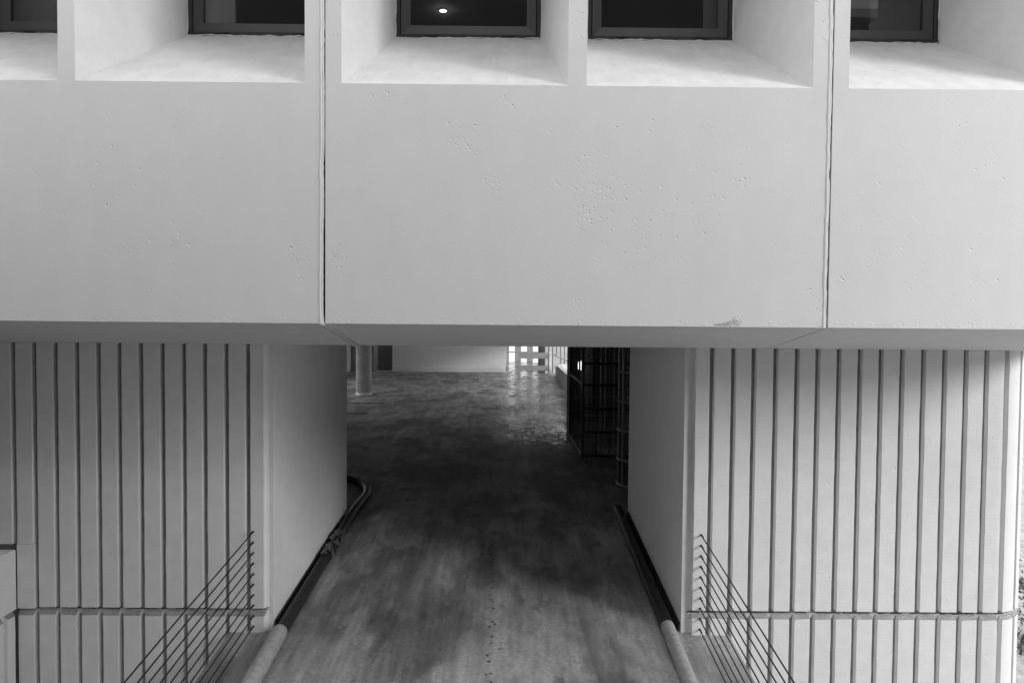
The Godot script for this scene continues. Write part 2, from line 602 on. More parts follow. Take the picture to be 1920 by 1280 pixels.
func make_building() -> void:
	var t := thing("concrete_building", "pale painted concrete upper storey with deep sloped window recesses over the ramp", "building")
	var wave := noise(61, 0.55, 2)
	var sill := 5.013
	var head := 8.0
	var yb := 3.085
	var ytop := 8.9
	var zs := -6.9
	var ys := 2.865
	var zw := -7.2
	var panels := [[-5.66, -1.526, [[-5.475, -3.631], [-3.495, -1.656]]], [-1.490, 2.563, [[-1.361, 0.459], [0.609, 2.435]]], [2.600, 5.45, [[2.724, 4.56]]]]
	for pn in panels:
		var a: float = pn[0]
		var b: float = pn[1]
		var st := mb()
		face_grid(st, a, b, yb, sill, wave)
		var xs := [a]
		for w in pn[2]:
			xs.append(w[0])
			xs.append(w[1])
		xs.append(b)
		for k in range(0, xs.size(), 2):
			face_grid(st, xs[k], xs[k + 1], sill, head, wave)
		face_grid(st, a, b, head, ytop, wave)
		# panel edges at the joints
		for sx in [a, b]:
			quad(st, Vector3(sx, yb, ZF), Vector3(sx, ytop, ZF), Vector3(sx, ytop, ZF - 0.18), Vector3(sx, yb, ZF - 0.18), Vector3(-1 if sx == a else 1, 0, 0))
		var panel := part("facade_panel", st, M.fascia, t)
		st = mb()
		quad(st, Vector3(a, yb, ZF), Vector3(b, yb, ZF), Vector3(b, ys, zs), Vector3(a, ys, zs), Vector3(0, -1, 0.17))
		for sx in [a, b]:
			tri(st, Vector3(sx, yb, ZF), Vector3(sx, ys, zs), Vector3(sx, yb, zs), Vector3(-1 if sx == a else 1, 0, 0))
		part("soffit", st, M.paint, panel)
		for w in pn[2]:
			st = mb()
			var x0: float = w[0]
			var x1: float = w[1]
			var i0 := x0 + 0.172
			var i1 := x1 - 0.152
			var sb := 6.005
			# sloped sill
			quad(st, Vector3(x0, sill, ZF), Vector3(x1, sill, ZF), Vector3(i1, sb, zw), Vector3(i0, sb, zw), Vector3(0, 1, 0.5))
			part("sill", st, M.sill, panel)
			st = mb()
			# splayed jambs
			quad(st, Vector3(x0, sill, ZF), Vector3(i0, sb, zw), Vector3(i0, head, zw), Vector3(x0, head, ZF), Vector3.RIGHT)
			quad(st, Vector3(x1, sill, ZF), Vector3(i1, sb, zw), Vector3(i1, head, zw), Vector3(x1, head, ZF), Vector3.LEFT)
			quad(st, Vector3(x0, head, ZF), Vector3(x1, head, ZF), Vector3(i1, head, zw), Vector3(i0, head, zw), Vector3.DOWN)
			part("window_reveal", st, M.paint, panel)
			make_window(t, i0, i1, sb - 0.008, head - 0.02, zw - 0.02)
	# joints between the panels: a ragged bead set back in the gap, its lip smeared over the left panel
	for jx in [-1.509, 2.581]:
		var st := mb()
		var y := yb - 0.004
		var pts := []
		var lip := []
		var drift := 0.0
		while y < ytop:
			drift = clampf(drift + rng.randfn(0, 0.002), -0.006, 0.004)
			pts.append(Vector3(jx - 0.004 + drift, y, ZF - 0.012))
			lip.append(Vector3(jx - 0.019 + drift * 0.8, y, ZF - 0.002 + rng.randf_range(-0.001, 0.001)))
			y += 0.035
		tube(st, pts, 0.012, 8, 1, 0.15)
		tube(st, lip, 0.0095, 8, 1, 0.22)
		part("joint_sealant", st, M.sealant, t)
		# the dark back of the gap
		box_part("joint_gap", Vector3(jx - 0.02, yb, ZF - 0.1), Vector3(jx + 0.02, ytop, ZF - 0.07), M.black, t)
	# sealant smeared across the soffit joint on the left, a dark open crack on the right
	var st := mb()
	var pts := []
	for k in 26:
		var q := k / 25.0
		pts.append(Vector3(-1.512 + 0.01 * sin(q * 5.0) + rng.randf_range(-0.004, 0.004), lerpf(yb, ys, q) - 0.006, lerpf(ZF, zs, q)))
	tube(st, pts, 0.02, 8, 2, 0.2)
	part("joint_sealant", st, M.soffit_seal, t)
	st = mb()
	for k in 22:
		var q0 := k / 22.0
		var q1 := (k + 1.0) / 22.0
		var x := 2.581
		var wv := 0.016
		quad(st, Vector3(x - wv, lerpf(yb, ys, q0) + 0.004, lerpf(ZF, zs, q0)), Vector3(x + wv, lerpf(yb, ys, q0) + 0.004, lerpf(ZF, zs, q0)), Vector3(x + wv, lerpf(yb, ys, q1) + 0.004, lerpf(ZF, zs, q1)), Vector3(x - wv, lerpf(yb, ys, q1) + 0.004, lerpf(ZF, zs, q1)), Vector3.DOWN)
	part("joint_filler", st, M.paint, t)
	# floor slab over the passage, roof, rear rooms, end walls
	st = mb()
	box(st, Vector3(-9.7, ys + 0.003, -20.5), Vector3(5.44, 3.3, zs - 0.002))
	box(st, Vector3(-9.7, ys + 0.003, -38.3), Vector3(2.75, 3.3, -20.502))
	box(st, Vector3(-0.6, ys + 0.003, -47.6), Vector3(2.9, 3.3, -38.302))
	part("floor_slab", st, M.paint, t)
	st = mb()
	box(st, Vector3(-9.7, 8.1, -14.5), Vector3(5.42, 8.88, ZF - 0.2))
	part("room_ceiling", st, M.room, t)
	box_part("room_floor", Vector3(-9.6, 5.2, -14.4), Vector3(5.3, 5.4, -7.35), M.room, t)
	box_part("rear_wing", Vector3(-9.7, 3.302, -20.45), Vector3(5.44, 8.9, -14.5), M.paint, t)
	box_part("end_wall", Vector3(5.33, 3.302, -14.48), Vector3(5.448, 8.898, ZF - 0.02), M.paint, t)
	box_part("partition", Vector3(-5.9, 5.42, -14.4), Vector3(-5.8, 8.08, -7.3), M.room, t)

# ---------------------------------------------------------------- piers
func make_piers() -> void:
	var d := 0.05
	# left, in shade
	var t := thing("fluted_pier", "shaded grey fluted concrete pier on the left side of the ramp", "pier", Vector3.ZERO, "fluted piers beside the ramp")
	var st := mb()
	prism(st, PackedVector2Array([Vector2(-2.38, ZP - d), Vector2(-2.38, -10.2), Vector2(-9.7, -10.2), Vector2(-9.7, ZP - d)]), -3.6, 2.95)
	part("wall", st, M.paint, t)
	var p := {"from": Vector2(-2.38, ZP), "dir": Vector2(-1, 0), "len": 50.0, "r": 1.0, "out": Vector2(0, 1)}
	var edge := 0.075
	for k in 14:
		var g := 0.241 + 0.2135 * k + rng.randf_range(-0.004, 0.004)
		var s1 := g - 0.024
		var x := -2.38 - (edge + s1) * 0.5
		var y0 := 0.826 if x < -4.77 else 0.185
		rib(t, p, edge, s1, y0, 2.93, d, 0.035 if k == 0 else 0.006, 0.006, 0.0, M.paint)
		if x > -4.95:
			rib(t, p, edge, s1, -3.6, 0.105, d, 0.035 if k == 0 else 0.006, 0.006, 0.045, M.paint)
		edge = g + 0.024
	box_part("plain_margin", Vector3(-4.955, 0.165, ZP - d - 0.01), Vector3(-4.772, 0.822, ZP - 0.002), M.paint, t, 0.006)
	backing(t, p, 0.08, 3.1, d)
	# grime lying in the horizontal joint
	grime(t, p, 0.06, 2.56, d)
	# right, bright, with a rounded corner
	t = thing("fluted_pier", "bright fluted concrete pier with rounded corner on the right side of the ramp", "pier", Vector3.ZERO, "fluted piers beside the ramp")
	p = {"from": Vector2(1.79, ZP), "dir": Vector2(1, 0), "len": 3.17, "r": 0.5, "out": Vector2(0, 1)}
	var poly := PackedVector2Array()
	poly.append(Vector2(1.79, ZP - d))
	for k in 13:
		var o: Array = on_path(p, 3.17 + 0.5 * PI / 2 * k / 12.0)
		poly.append(o[0] - o[1] * d)
	poly.append(Vector2(5.46 - d, -10.2))
	poly.append(Vector2(1.79, -10.2))
	st = mb()
	prism(st, poly, -3.6, 2.95)
	part("wall", st, M.paint, t)
	edge = 0.095
	for k in 26:
		var g := 0.258 + 0.2135 * k + rng.randf_range(-0.004, 0.004)
		var s1 := g - 0.024
		rib(t, p, edge, s1, 0.192, 2.93, d, 0.004, 0.004, 0.0, M.paint)
		rib(t, p, edge, s1, -3.6, 0.112, d, 0.004, 0.004, 0.045, M.paint)
		edge = g + 0.024
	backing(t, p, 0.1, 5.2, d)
	grime(t, p, 0.06, 3.8, d)

# the grey strip of wall that shows at the bottom of the flutes
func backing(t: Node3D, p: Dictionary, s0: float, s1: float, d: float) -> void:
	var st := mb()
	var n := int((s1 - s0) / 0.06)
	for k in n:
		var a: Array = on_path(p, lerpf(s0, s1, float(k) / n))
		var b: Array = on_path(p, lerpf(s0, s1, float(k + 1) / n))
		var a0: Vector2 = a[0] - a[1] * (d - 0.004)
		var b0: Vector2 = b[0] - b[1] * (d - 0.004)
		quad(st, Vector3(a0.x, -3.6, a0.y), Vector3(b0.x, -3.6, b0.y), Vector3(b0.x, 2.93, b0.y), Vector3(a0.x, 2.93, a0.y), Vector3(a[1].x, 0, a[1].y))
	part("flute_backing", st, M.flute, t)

func grime(t: Node3D, p: Dictionary, s0: float, s1: float, d: float) -> void:
	# the continuous ledge at the back of the joint
	var st := mb()
	var n := int((s1 - s0) / 0.05)
	for k in n:
		var a: Array = on_path(p, lerpf(s0, s1, float(k) / n))
		var b: Array = on_path(p, lerpf(s0, s1, float(k + 1) / n))
		var a0: Vector2 = a[0] - a[1] * (d - 0.001)
		var a1: Vector2 = a[0] - a[1] * 0.034
		var b0: Vector2 = b[0] - b[1] * (d - 0.001)
		var b1: Vector2 = b[0] - b[1] * 0.034
		quad(st, Vector3(a0.x, 0.164, a0.y), Vector3(b0.x, 0.164, b0.y), Vector3(b1.x, 0.157, b1.y), Vector3(a1.x, 0.157, a1.y), Vector3.UP)
		quad(st, Vector3(a1.x, 0.157, a1.y), Vector3(b1.x, 0.157, b1.y), Vector3(b1.x, 0.11, b1.y), Vector3(a1.x, 0.11, a1.y), Vector3(a[1].x, 0, a[1].y))
	part("ledge", st, M.grimy_light, t)
	st = mb()
	var s := s0
	while s < s1:
		var o: Array = on_path(p, s)
		var len_ := rng.randf_range(0.03, 0.12)
		var o2: Array = on_path(p, s + len_)
		var a: Vector2 = o[0] - o[1] * (d - 0.012)
		var b: Vector2 = o2[0] - o2[1] * (d - 0.012)
		var r := rng.randf_range(0.003, 0.008)
		var mid := (a + b) * 0.5
		tube(st, [Vector3(a.x, 0.163, a.y), Vector3(mid.x, 0.163 + rng.randf_range(0, 0.004), mid.y), Vector3(b.x, 0.163, b.y)], r, 5, 2, 0.4)
		s += len_ * rng.randf_range(0.8, 2.0)
	var o := part("dirt", st, M.dirt, t)
	o.set_meta("kind", "stuff")

func make_wing() -> void:
	var t := thing("side_wing", "shaded concrete wing with low parapet at the left edge", "building")
	box_part("upper_storey", Vector3(-13.0, 2.868, -6.85), Vector3(-5.68, 6.8, 6.0), M.paint, t)
	box_part("parapet", Vector3(-5.15, 0.16, ZP + 0.002), Vector3(-4.955, 0.77, 6.0), M.paint, t, 0.008)
	box_part("parapet_base", Vector3(-5.15, -3.6, ZP + 0.003), Vector3(-5.0, 0.158, 6.0), M.paint, t)
	box_part("terrace", Vector3(-13.0, -0.5, -6.94), Vector3(-5.16, -0.3, 6.0), M.mid_wall, t)
	box_part("back_wall", Vector3(-9.3, -0.3, -6.93), Vector3(-9.1, 2.9, 6.0), M.paint, t)
	var p := {"from": Vector2(-4.955, ZP + 0.003), "dir": Vector2(0, 1), "len": 50.0, "r": 1.0, "out": Vector2(1, 0)}
	var edge := 0.02
	for k in 12:
		var g := 0.16 + 0.2135 * k
		rib(t, p, edge, g - 0.029, -3.6, 0.105, 0.045, 0.014, 0.016, 0.045, M.paint)
		edge = g + 0.029

func make_shade_block() -> void:
	var t := thing("added_shade_block", "tall unseen block added behind the viewpoint to shade the left pier", "building")
	box_part("block", Vector3(-30, -3.6, 3.2), Vector3(13.2, 12.5, 20.0), M.unseen_grey, t)  # unseen mass, added and sized to keep light off the left pier
	# the walkway the viewer stands on; it also cuts low front light
	box_part("walkway", Vector3(-5.6, 1.2, 0.1), Vector3(11.4, 1.48, 3.19), M.unseen_grey, t)
	box_part("walkway_parapet", Vector3(-5.6, 1.482, 0.12), Vector3(11.4, 2.5, 0.3), M.unseen_grey, t)

# ---------------------------------------------------------------- ramp and floor
func ramp_y(z: float) -> float:
	if z < -10.2:
		return FL
	if z < ZP:
		return lerpf(-0.06, FL, (ZP - z) / (10.2 + ZP))
	return -0.06 - 0.122 * (z - ZP)

func make_ground() -> void:
	var st := mb()
	for q in [[-60.0, -3.6, -120.0, 60.0, 40.0]]:
		quad(st, Vector3(-150, -3.6, -150), Vector3(150, -3.6, -150), Vector3(150, -3.6, 150), Vector3(-150, -3.6, 150), Vector3.UP)
	setting("ground", st, M.ground)
	# ramp deck: a slab that carries on through the opening between the piers
	st = mb()
	var zs := []
	var z := -10.4
	while z < 3.1:
		zs.append(z)
		z += 0.25 if z < -6.0 else 1.0
	for i in zs.size() - 1:
		var z0: float = zs[i]
		var z1: float = zs[i + 1]
		var inside := z1 <= ZP + 0.01
		var x0 := -2.42 if inside else -2.80
		var x1 := 1.83 if inside else 2.27
		var y0 := ramp_y(z0) if z0 > -10.2 else FL - 0.005
		var y1 := ramp_y(z1) if z1 > -10.2 else FL - 0.005
		var n0 := Vector3(0, 1, 0.09).normalized()
		var v := [Vector3(x0, y0, z0), Vector3(x1, y0, z0), Vector3(x1, y1, z1), Vector3(x0, y1, z1)]
		for k in [0, 1, 2, 0, 2, 3]:
			vtx(st, v[k], n0, Vector2((v[k].x + 3.0) / 5.4, (v[k].z + 10.4) / 10.4))
		if not inside:
			for k in [[0, 3, -1], [1, 2, 1]]:
				var a: Vector3 = v[k[0]]
				var b: Vector3 = v[k[1]]
				quad(st, a, b, b - Vector3(0, 0.3, 0), a - Vector3(0, 0.3, 0), Vector3(k[2], 0, 0))
			quad(st, v[0] - Vector3(0, 0.3, 0), v[1] - Vector3(0, 0.3, 0), v[2] - Vector3(0, 0.3, 0), v[3] - Vector3(0, 0.3, 0), Vector3.DOWN)
	setting("ramp", st, M.ramp)
	st = mb()
	var fl := [Vector3(-9.7, FL, -47.9), Vector3(5.3, FL, -47.9), Vector3(5.3, FL, -10.19), Vector3(-9.7, FL, -10.19)]
	for k in [0, 1, 2, 0, 2, 3]:
		vtx(st, fl[k], Vector3.UP, Vector2((fl[k].x + 9.0) / 15.0, (fl[k].z + 48.0) / 38.0))
	setting("floor", st, M.floor)
	# ground beyond the far end, level with the floor
	st = mb()
	box(st, Vector3(-30, -3.5, -110), Vector3(40, FL - 0.03, -47.9))
	setting("pavement", st, M.pale)

# ---------------------------------------------------------------- railings, pipes
func make_railings() -> void:
	var sides := [[-2.567, "taut dark cable railing fixed to the shaded left pier", -1.0], [1.968, "taut dark cable railing fixed to the bright right pier", 1.0]]
	for s in sides:
		var x: float = s[0]
		var t := thing("cable_railing", s[1], "railing", Vector3.ZERO, "cable railings along the ramp")
		for k in 11:
			var y := 0.967 - 0.1075 * k
			var slope := -0.128 + 0.0014 * k
			var st := mb()
			var pts := []
			for q in 9:
				var z := lerpf(ZP + 0.05, -1.2, q / 8.0)
				var sag: float = 0.006 * sin(PI * q / 8.0) * rng.randf_range(-0.6, 1.0)
				pts.append(Vector3(x + rng.randf_range(-0.002, 0.002), y + slope * (z - ZP) - sag, z))
			tube(st, pts, 0.0068, 6, 1)
			var cable := part("cable", st, M.cable, t)
			st = mb()
			tube(st, [Vector3(x, y, ZP - 0.006), Vector3(x, y, ZP + 0.05)], 0.0085, 8, 1)
			tube(st, [Vector3(x, y, ZP - 0.004), Vector3(x, y, ZP + 0.006)], 0.012, 10, 1)
			tube(st, [Vector3(x, y + 0.001, ZP + 0.038), Vector3(x, y - 0.004, ZP + 0.066)], 0.0095, 8, 1)
			part("anchor", st, M.cable, cable)
		var st := mb()
		box(st, Vector3(x - 0.03, ramp_y(-1.2) - 0.02, -1.23), Vector3(x + 0.03, ramp_y(-1.2) + 1.12, -1.17), 0.005)
		part("post", st, M.steel, t)

func make_pipes() -> void:
	# left: painted outside, blackened inside, turning away behind the pier
	var r := 0.082
	var t := thing("guard_pipe", "long guard pipe lying along the left pier and curling round behind it", "guard pipe", Vector3.ZERO, "guard pipes on the ramp")
	var st := mb()
	var pts := []
	var z := -6.84
	while z < -1.0:
		pts.append(Vector3(-2.27 + 0.01 * (z + 6.8), ramp_y(z) + r * 0.72, z))
		z += 0.3
	tube(st, pts, r, 20, 2)
	var white := part("painted_length", st, M.pipe_white, t)
	white.set_meta("label", "chipped white end of the guard pipe in daylight")
	st = mb()
	pts = []
	z = -6.86
	while z > -10.8:
		pts.append(Vector3(-2.265, ramp_y(z) + r * 0.6, z))
		z -= 0.2
	for k in range(0, 17):
		var a := deg_to_rad(k * 8.0)
		pts.append(Vector3(-2.265 - 0.85 * (1.0 - cos(a)), FL + r * 0.6, -10.9 - 1.35 * sin(a)))
	pts.append(Vector3(-3.6, FL + r * 0.6, -11.2))
	pts.pop_back()
	tube(st, pts, r * 0.82, 18, 2, 0.015)
	part("bare_length", st, M.pipe_dark, t)
	# right
	t = thing("guard_pipe", "straight guard pipe lying along the foot of the bright right pier", "guard pipe", Vector3.ZERO, "guard pipes on the ramp")
	st = mb()
	pts = []
	z = -7.02
	r = 0.07
	while z < -1.0:
		pts.append(Vector3(1.655 - 0.004 * (z + 6.8), ramp_y(z) + r * 0.72, z))
		z += 0.3
	tube(st, pts, r, 20, 1)
	white = part("painted_length", st, M.pipe_white, t)
	white.set_meta("label", "white painted end of the guard pipe in daylight")
	st = mb()
	pts = []
	z = -7.0
	while z > -10.55:
		pts.append(Vector3(1.65 - 0.012 * (z + 7.0) * (0.3 if z > -9.0 else 0.5), ramp_y(z) + r * 0.55, z))
		z -= 0.18
	tube(st, pts, r * 0.9, 16, 2, 0.05)
	part("bare_length", st, M.pipe_dark, t)
	# low steel angles at the foot of each inner wall
	for q in [[-2.378, 1.0, "dark steel angle at the foot of the left inner wall", -9.6], [1.788, -1.0, "dark steel angle at the foot of the right inner wall", -10.1]]:
		t = thing("wall_angle", q[2], "steel angle", Vector3.ZERO, "steel angles at the wall foot")
		st = mb()
		var zz := -7.02
		while zz > q[3]:
			var z1: float = maxf(zz - 0.3, q[3])
			var w: float = 0.035 * q[1]
			var a := Vector3(q[0], ramp_y(zz), zz)
			var b := Vector3(q[0], ramp_y(z1), z1)
			var up := Vector3(0, 0.085, 0)
			var o := Vector3(w, 0, 0)
			quad(st, a + up, b + up, b + up + o * 0.5, a + up + o * 0.5, Vector3.UP)
			quad(st, a + up + o * 0.5, b + up + o * 0.5, b + o, a + o, Vector3(q[1], 0.3, 0))
			zz -= 0.3
		part("strip", st, M.pipe_dark, t)
	# torn plastic wrap caught on the left pipe
	st = mb()
	var bag := thing("plastic_wrap", "crumpled torn plastic wrap caught on the left guard pipe", "litter")
	var crum := noise(71, 2.6, 3)
	var grid := []
	for i in 31:
		var row := []
		for k in 13:
			var zc := -8.5 - 0.75 * i / 30.0
			var a := lerpf(-0.5, 2.4, k / 12.0) + 0.25 * crum.get_noise_2d(i * 0.2, 3.0)
			var q := 0.008 + 0.025 * absf(crum.get_noise_2d(i * 0.09, k * 0.13)) + 0.014 * absf(crum.get_noise_2d(i * 0.3, k * 0.3 + 9.0))
			row.append(Vector3(-2.265 + (r + q) * cos(a), ramp_y(zc) + 0.055 + (r + q) * sin(a), zc + 0.03 * crum.get_noise_2d(i * 0.4, k * 0.4)))
		grid.append(row)
	for i in 30:
		for k in 12:
			# torn: whole pieces are missing
			if crum.get_noise_2d(i * 0.045 + 50.0, k * 0.06) < -0.02:
				continue
			quad(st, grid[i][k], grid[i][k + 1], grid[i + 1][k + 1], grid[i + 1][k], Vector3.UP)
	part("sheet", st, M.plastic, bag)

# ---------------------------------------------------------------- inside
func make_inside() -> void:
	# walls of the undercroft
	var t := thing("undercroft_wall", "long grey rear wall across the far end of the undercroft", "wall")
	box_part("wall", Vector3(-6.45, FL - 0.02, -38.7), Vector3(-0.16, 2.9, -38.4), M.paint, t)
	box_part("return_wall", Vector3(-0.36, FL - 0.02, -47.3), Vector3(-0.161, 2.9, -38.702), M.paint, t)
	box_part("skirting", Vector3(-6.45, FL, -38.398), Vector3(-0.2, FL + 0.22, -38.36), M.light_paint, t, 0.01)
	t = thing("undercroft_wall", "pale side wall at the far left beyond the round column", "wall")
	box_part("wall", Vector3(-9.0, FL - 0.02, -38.4), Vector3(-8.7, 2.9, -33.0), M.paint, t)
	t = thing("undercroft_wall", "long unseen left side wall behind the shaded pier, put in to darken the undercroft", "wall")
	box_part("wall", Vector3(-9.0, FL - 0.02, -21.0), Vector3(-8.7, 2.9, -10.21), M.paint, t)  # out of view; closes this side to darken the floor behind the piers
	t = thing("doorway", "dark recessed doorway left of the rear wall", "doorway")
	box_part("jamb", Vector3(-8.68, FL, -38.9), Vector3(-7.42, 2.88, -38.2), M.mid_wall, t, 0.01)
	box_part("reveal", Vector3(-8.68, FL, -39.7), Vector3(-6.0, 2.88, -39.41), M.mid_wall, t)
	box_part("reveal", Vector3(-6.455, FL, -39.4), Vector3(-6.2, 2.88, -38.705), M.mid_wall, t)
	for k in 4:
		box_part("ridge", Vector3(-8.6 + 0.3 * k, FL, -38.2), Vector3(-8.5 + 0.3 * k, 2.88, -38.15), M.mid_wall, t, 0.01)
	box_part("door", Vector3(-7.42, FL, -39.4), Vector3(-6.46, 2.5, -39.35), M.door, t, 0.005)
	for k in 3:
		box_part("louvre", Vector3(-7.3 + 0.28 * k, 1.75, -39.35), Vector3(-7.1 + 0.28 * k, 2.3, -39.33), M.black, t)
	box_part("lintel", Vector3(-7.42, 2.5, -39.4), Vector3(-6.46, 2.9, -39.3), M.mid_wall, t)
	# round column with a white painted foot
	t = thing("round_column", "weathered round concrete column with white painted foot", "column", Vector3(-5.525, FL, -26.45))
	var st := mb()
	lathe(st, Vector3.ZERO, [[0.298, 0.085], [0.298, 2.7]], 32)
	part("shaft", st, M.column, t)
	st = mb()
	lathe(st, Vector3.ZERO, [[0.303, 0.0], [0.303, 0.088], [0.297, 0.09]], 32)
	part("painted_foot", st, M.light_paint, t)
	# slot drains left of the column
	for q in [[-9.0, -4.25, -23.7, "longer dark slot drain in front of the round column"], [-9.0, -4.28, -21.1, "shorter dark slot drain nearer the left pier"]]:
		t = thing("slot_drain", q[3], "drain", Vector3.ZERO, "slot drains in the floor")
		box_part("grate", Vector3(q[0] + 0.3, FL - 0.01, q[2] - 0.1), Vector3(q[1], FL + 0.006, q[2] + 0.1), M.black, t)
	# right boundary of the undercroft
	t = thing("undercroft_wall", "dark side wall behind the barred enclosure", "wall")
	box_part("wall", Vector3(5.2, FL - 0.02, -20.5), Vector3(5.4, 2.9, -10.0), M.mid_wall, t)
	# glazed lobby behind the barred enclosure
	t = thing("glass_lobby", "dark glazed lobby with light steel frame behind the bars", "lobby")
	var sw := mb()
	prism(sw, PackedVector2Array([Vector2(1.455, -17.16), Vector2(1.51, -17.16), Vector2(1.86, -20.42), Vector2(1.79, -20.42)]), FL, 2.88)
	part("side_wall", sw, M.paint, t)
	box_part("rear_wall", Vector3(1.84, FL, -20.45), Vector3(5.18, 2.88, -20.3), M.mid_wall, t)
	box_part("lobby_floor", Vector3(1.84, FL + 0.004, -20.3), Vector3(5.18, FL + 0.03, -17.2), M.mid_wall, t)
	box_part("glass", Vector3(1.52, FL + 0.02, -17.2), Vector3(5.18, 2.86, -17.19), M.lobby_glass, t)
	for x in [1.66, 2.297, 3.1, 3.9]:
		box_part("mullion", Vector3(x - 0.018, FL, -17.19), Vector3(x + 0.018, 2.86, -17.14), M.frame_light, t, 0.003)
	for y in [FL + 0.02, 0.78, 1.27, 2.26]:
		box_part("transom", Vector3(1.52, y - 0.014, -17.138), Vector3(5.18, y + 0.014, -17.12), M.frame_light, t, 0.003)
	box_part("pillar", Vector3(2.0, FL + 0.03, -19.6), Vector3(2.3, 2.86, -19.3), M.mid_wall, t, 0.01)
	# two short strip lamps on the lobby wall
	t = thing("strip_lamp", "pair of small lit vertical strip lamps inside the glazed lobby", "lamp", Vector3(1.86, 1.95, -18.4))
	for k in 2:
		st = mb()
		tube(st, [Vector3(0.07 * k, -0.02 * k - 0.1, 0), Vector3(0.07 * k, 0.08 + 0.03 * k, 0)], 0.009, 8, 2)
		part("tube", st, M.lamp, t)
	box_part("bracket", Vector3(-0.03, -0.17, -0.03), Vector3(0.13, -0.15, 0.02), M.frame, t, 0.003)
	var l := OmniLight3D.new()
	l.name = "lamp_light"
	l.light_energy = 0.02
	l.omni_range = 8.0
	l.light_size = 0.1
	l.shadow_enabled = true
	l.position = Vector3(0.05, 0, 0.1)
	t.add_child(l)
	# barred enclosure
	t = thing("barred_cage", "dark steel barred enclosure standing in front of the glazed lobby", "cage")
	var corners := [Vector3(1.53, FL, -17.05), Vector3(1.56, FL, -14.42), Vector3(2.95, FL, -14.32)]
	for c in corners:
		box_part("post", c + Vector3(-0.025, 0, -0.025), c + Vector3(0.025, 2.62, 0.025), M.bar, t, 0.004)
	for sgm in 2:
		var a: Vector3 = corners[sgm]
		var b: Vector3 = corners[sgm + 1]
		var ys := [0.06, 0.56, 1.05, 1.54, 1.99] if sgm == 1 else [1.56, 0.06]
		for y in ys:
			st = mb()
			tube(st, [a + Vector3(0, y, 0), b + Vector3(0, y, 0)], 0.028, 8, 1)
			part("rail", st, M.bar, t)
		var n := 15 if sgm == 1 else 0
		for k in range(1, n):
			st = mb()
			var q := a.lerp(b, float(k) / n)
			tube(st, [q, q + Vector3(0, 2.6, 0)], 0.013, 8, 1)
			part("bar", st, M.bar_light if k % 3 else M.bar, t)
	# round cage of hoops and flat bars just behind the right pier
	t = thing("hooped_cage", "round cage of pale hoops and upright flat bars behind the right pier", "cage", Vector3(2.38, FL, -12.15))
	for y in [0.03, 0.47, 0.98, 1.49, 2.0, 2.5]:
		st = mb()
		var pts := []
		for k in 33:
			var a := TAU * k / 32.0
			pts.append(Vector3(0.45 * cos(a), y, 0.45 * sin(a)))
		tube(st, pts, 0.017, 8, 0)
		part("hoop", st, M.hoop, t)
	for k in 14:
		st = mb()
		var a := TAU * k / 14.0
		var q := Vector3(0.425 * cos(a), 0, 0.425 * sin(a))
		tube(st, [q, q + Vector3(0, 2.58, 0)], 0.022, 8, 1)
		part("bar", st, M.bar_light, t)
	# low wall and raised bed on the right, far back
	t = thing("low_wall", "low grey concrete wall with sloped coping at the far right", "wall")
	st = mb()
	var a0 := Vector3(2.16, FL, -20.6)
	var a1 := Vector3(2.51, FL, -36.1)
	quad(st, a0, a1, a1 + Vector3(0, 0.56, 0), a0 + Vector3(0, 0.92, 0), Vector3.LEFT)
	quad(st, a1, a1 + Vector3(3, 0, 0), a1 + Vector3(3, 0.56, 0), a1 + Vector3(0, 0.56, 0), Vector3.FORWARD)
	part("face", st, M.mid_wall, t)
	st = mb()
	quad(st, a0 + Vector3(0, 0.92, 0), a1 + Vector3(0, 0.56, 0), a1 + Vector3(0.18, 0.62, 0), a0 + Vector3(0.18, 0.98, 0), Vector3(-0.5, 1, 0))
	part("coping", st, M.paint, t)
	st = mb()
	quad(st, a0 + Vector3(0.18, 0.98, 0), a1 + Vector3(0.18, 0.62, 0), a1 + Vector3(3, 0.62, 0), a0 + Vector3(3, 0.98, 0), Vector3.UP)
	part("bed_top", st, M.light_paint, t)
	# second fluted pier far back, with bright ribs
	t = thing("fluted_pier", "small distant fluted pier with bright ribs beyond the barrier", "pier")
	st = mb()
	prism(st, PackedVector2Array([Vector2(1.95, -38.05), Vector2(1.75, -38.4), Vector2(1.75, -41.0), Vector2(5.2, -41.0), Vector2(5.2, -38.05)]), FL - 0.02, 2.95)
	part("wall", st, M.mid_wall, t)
	var p := {"from": Vector2(1.98, -38.0), "dir": Vector2(1, 0), "len": 50.0, "r": 1.0, "out": Vector2(0, 1)}
	for k in 14:
		rib(t, p, 0.02 + 0.217 * k, 0.19 + 0.217 * k, FL, 2.9, 0.05, 0.01, 0.01, 0.0, M.grimy_light)
	p = {"from": Vector2(1.75, -40.9), "dir": Vector2(0, 1), "len": 50.0, "r": 1.0, "out": Vector2(-1, 0)}
	for k in 11:
		rib(t, p, 0.02 + 0.217 * k, 0.16 + 0.217 * k, FL, 2.9, 0.05, 0.01, 0.01, 0.0, M.paint)
	# barrier gate
	t = thing("barrier_gate", "low pale barrier gate of two planks between posts at the far end", "gate")
	box_part("post", Vector3(0.545, FL, -36.64), Vector3(0.615, 1.44, -36.56), M.mid_wall, t, 0.008)
	box_part("post", Vector3(2.14, FL, -36.66), Vector3(2.26, 1.5, -36.54), M.light_paint, t, 0.01)
	box_part("plank", Vector3(0.62, 1.13, -36.63), Vector3(2.138, 1.44, -36.58), M.mid_wall, t, 0.008)
	box_part("plank", Vector3(0.62, 0.48, -36.63), Vector3(2.138, 0.76, -36.58), M.mid_wall, t, 0.008)
	t = thing("handrail", "thin pale handrail running forward from the barrier gate", "handrail")
	st = mb()
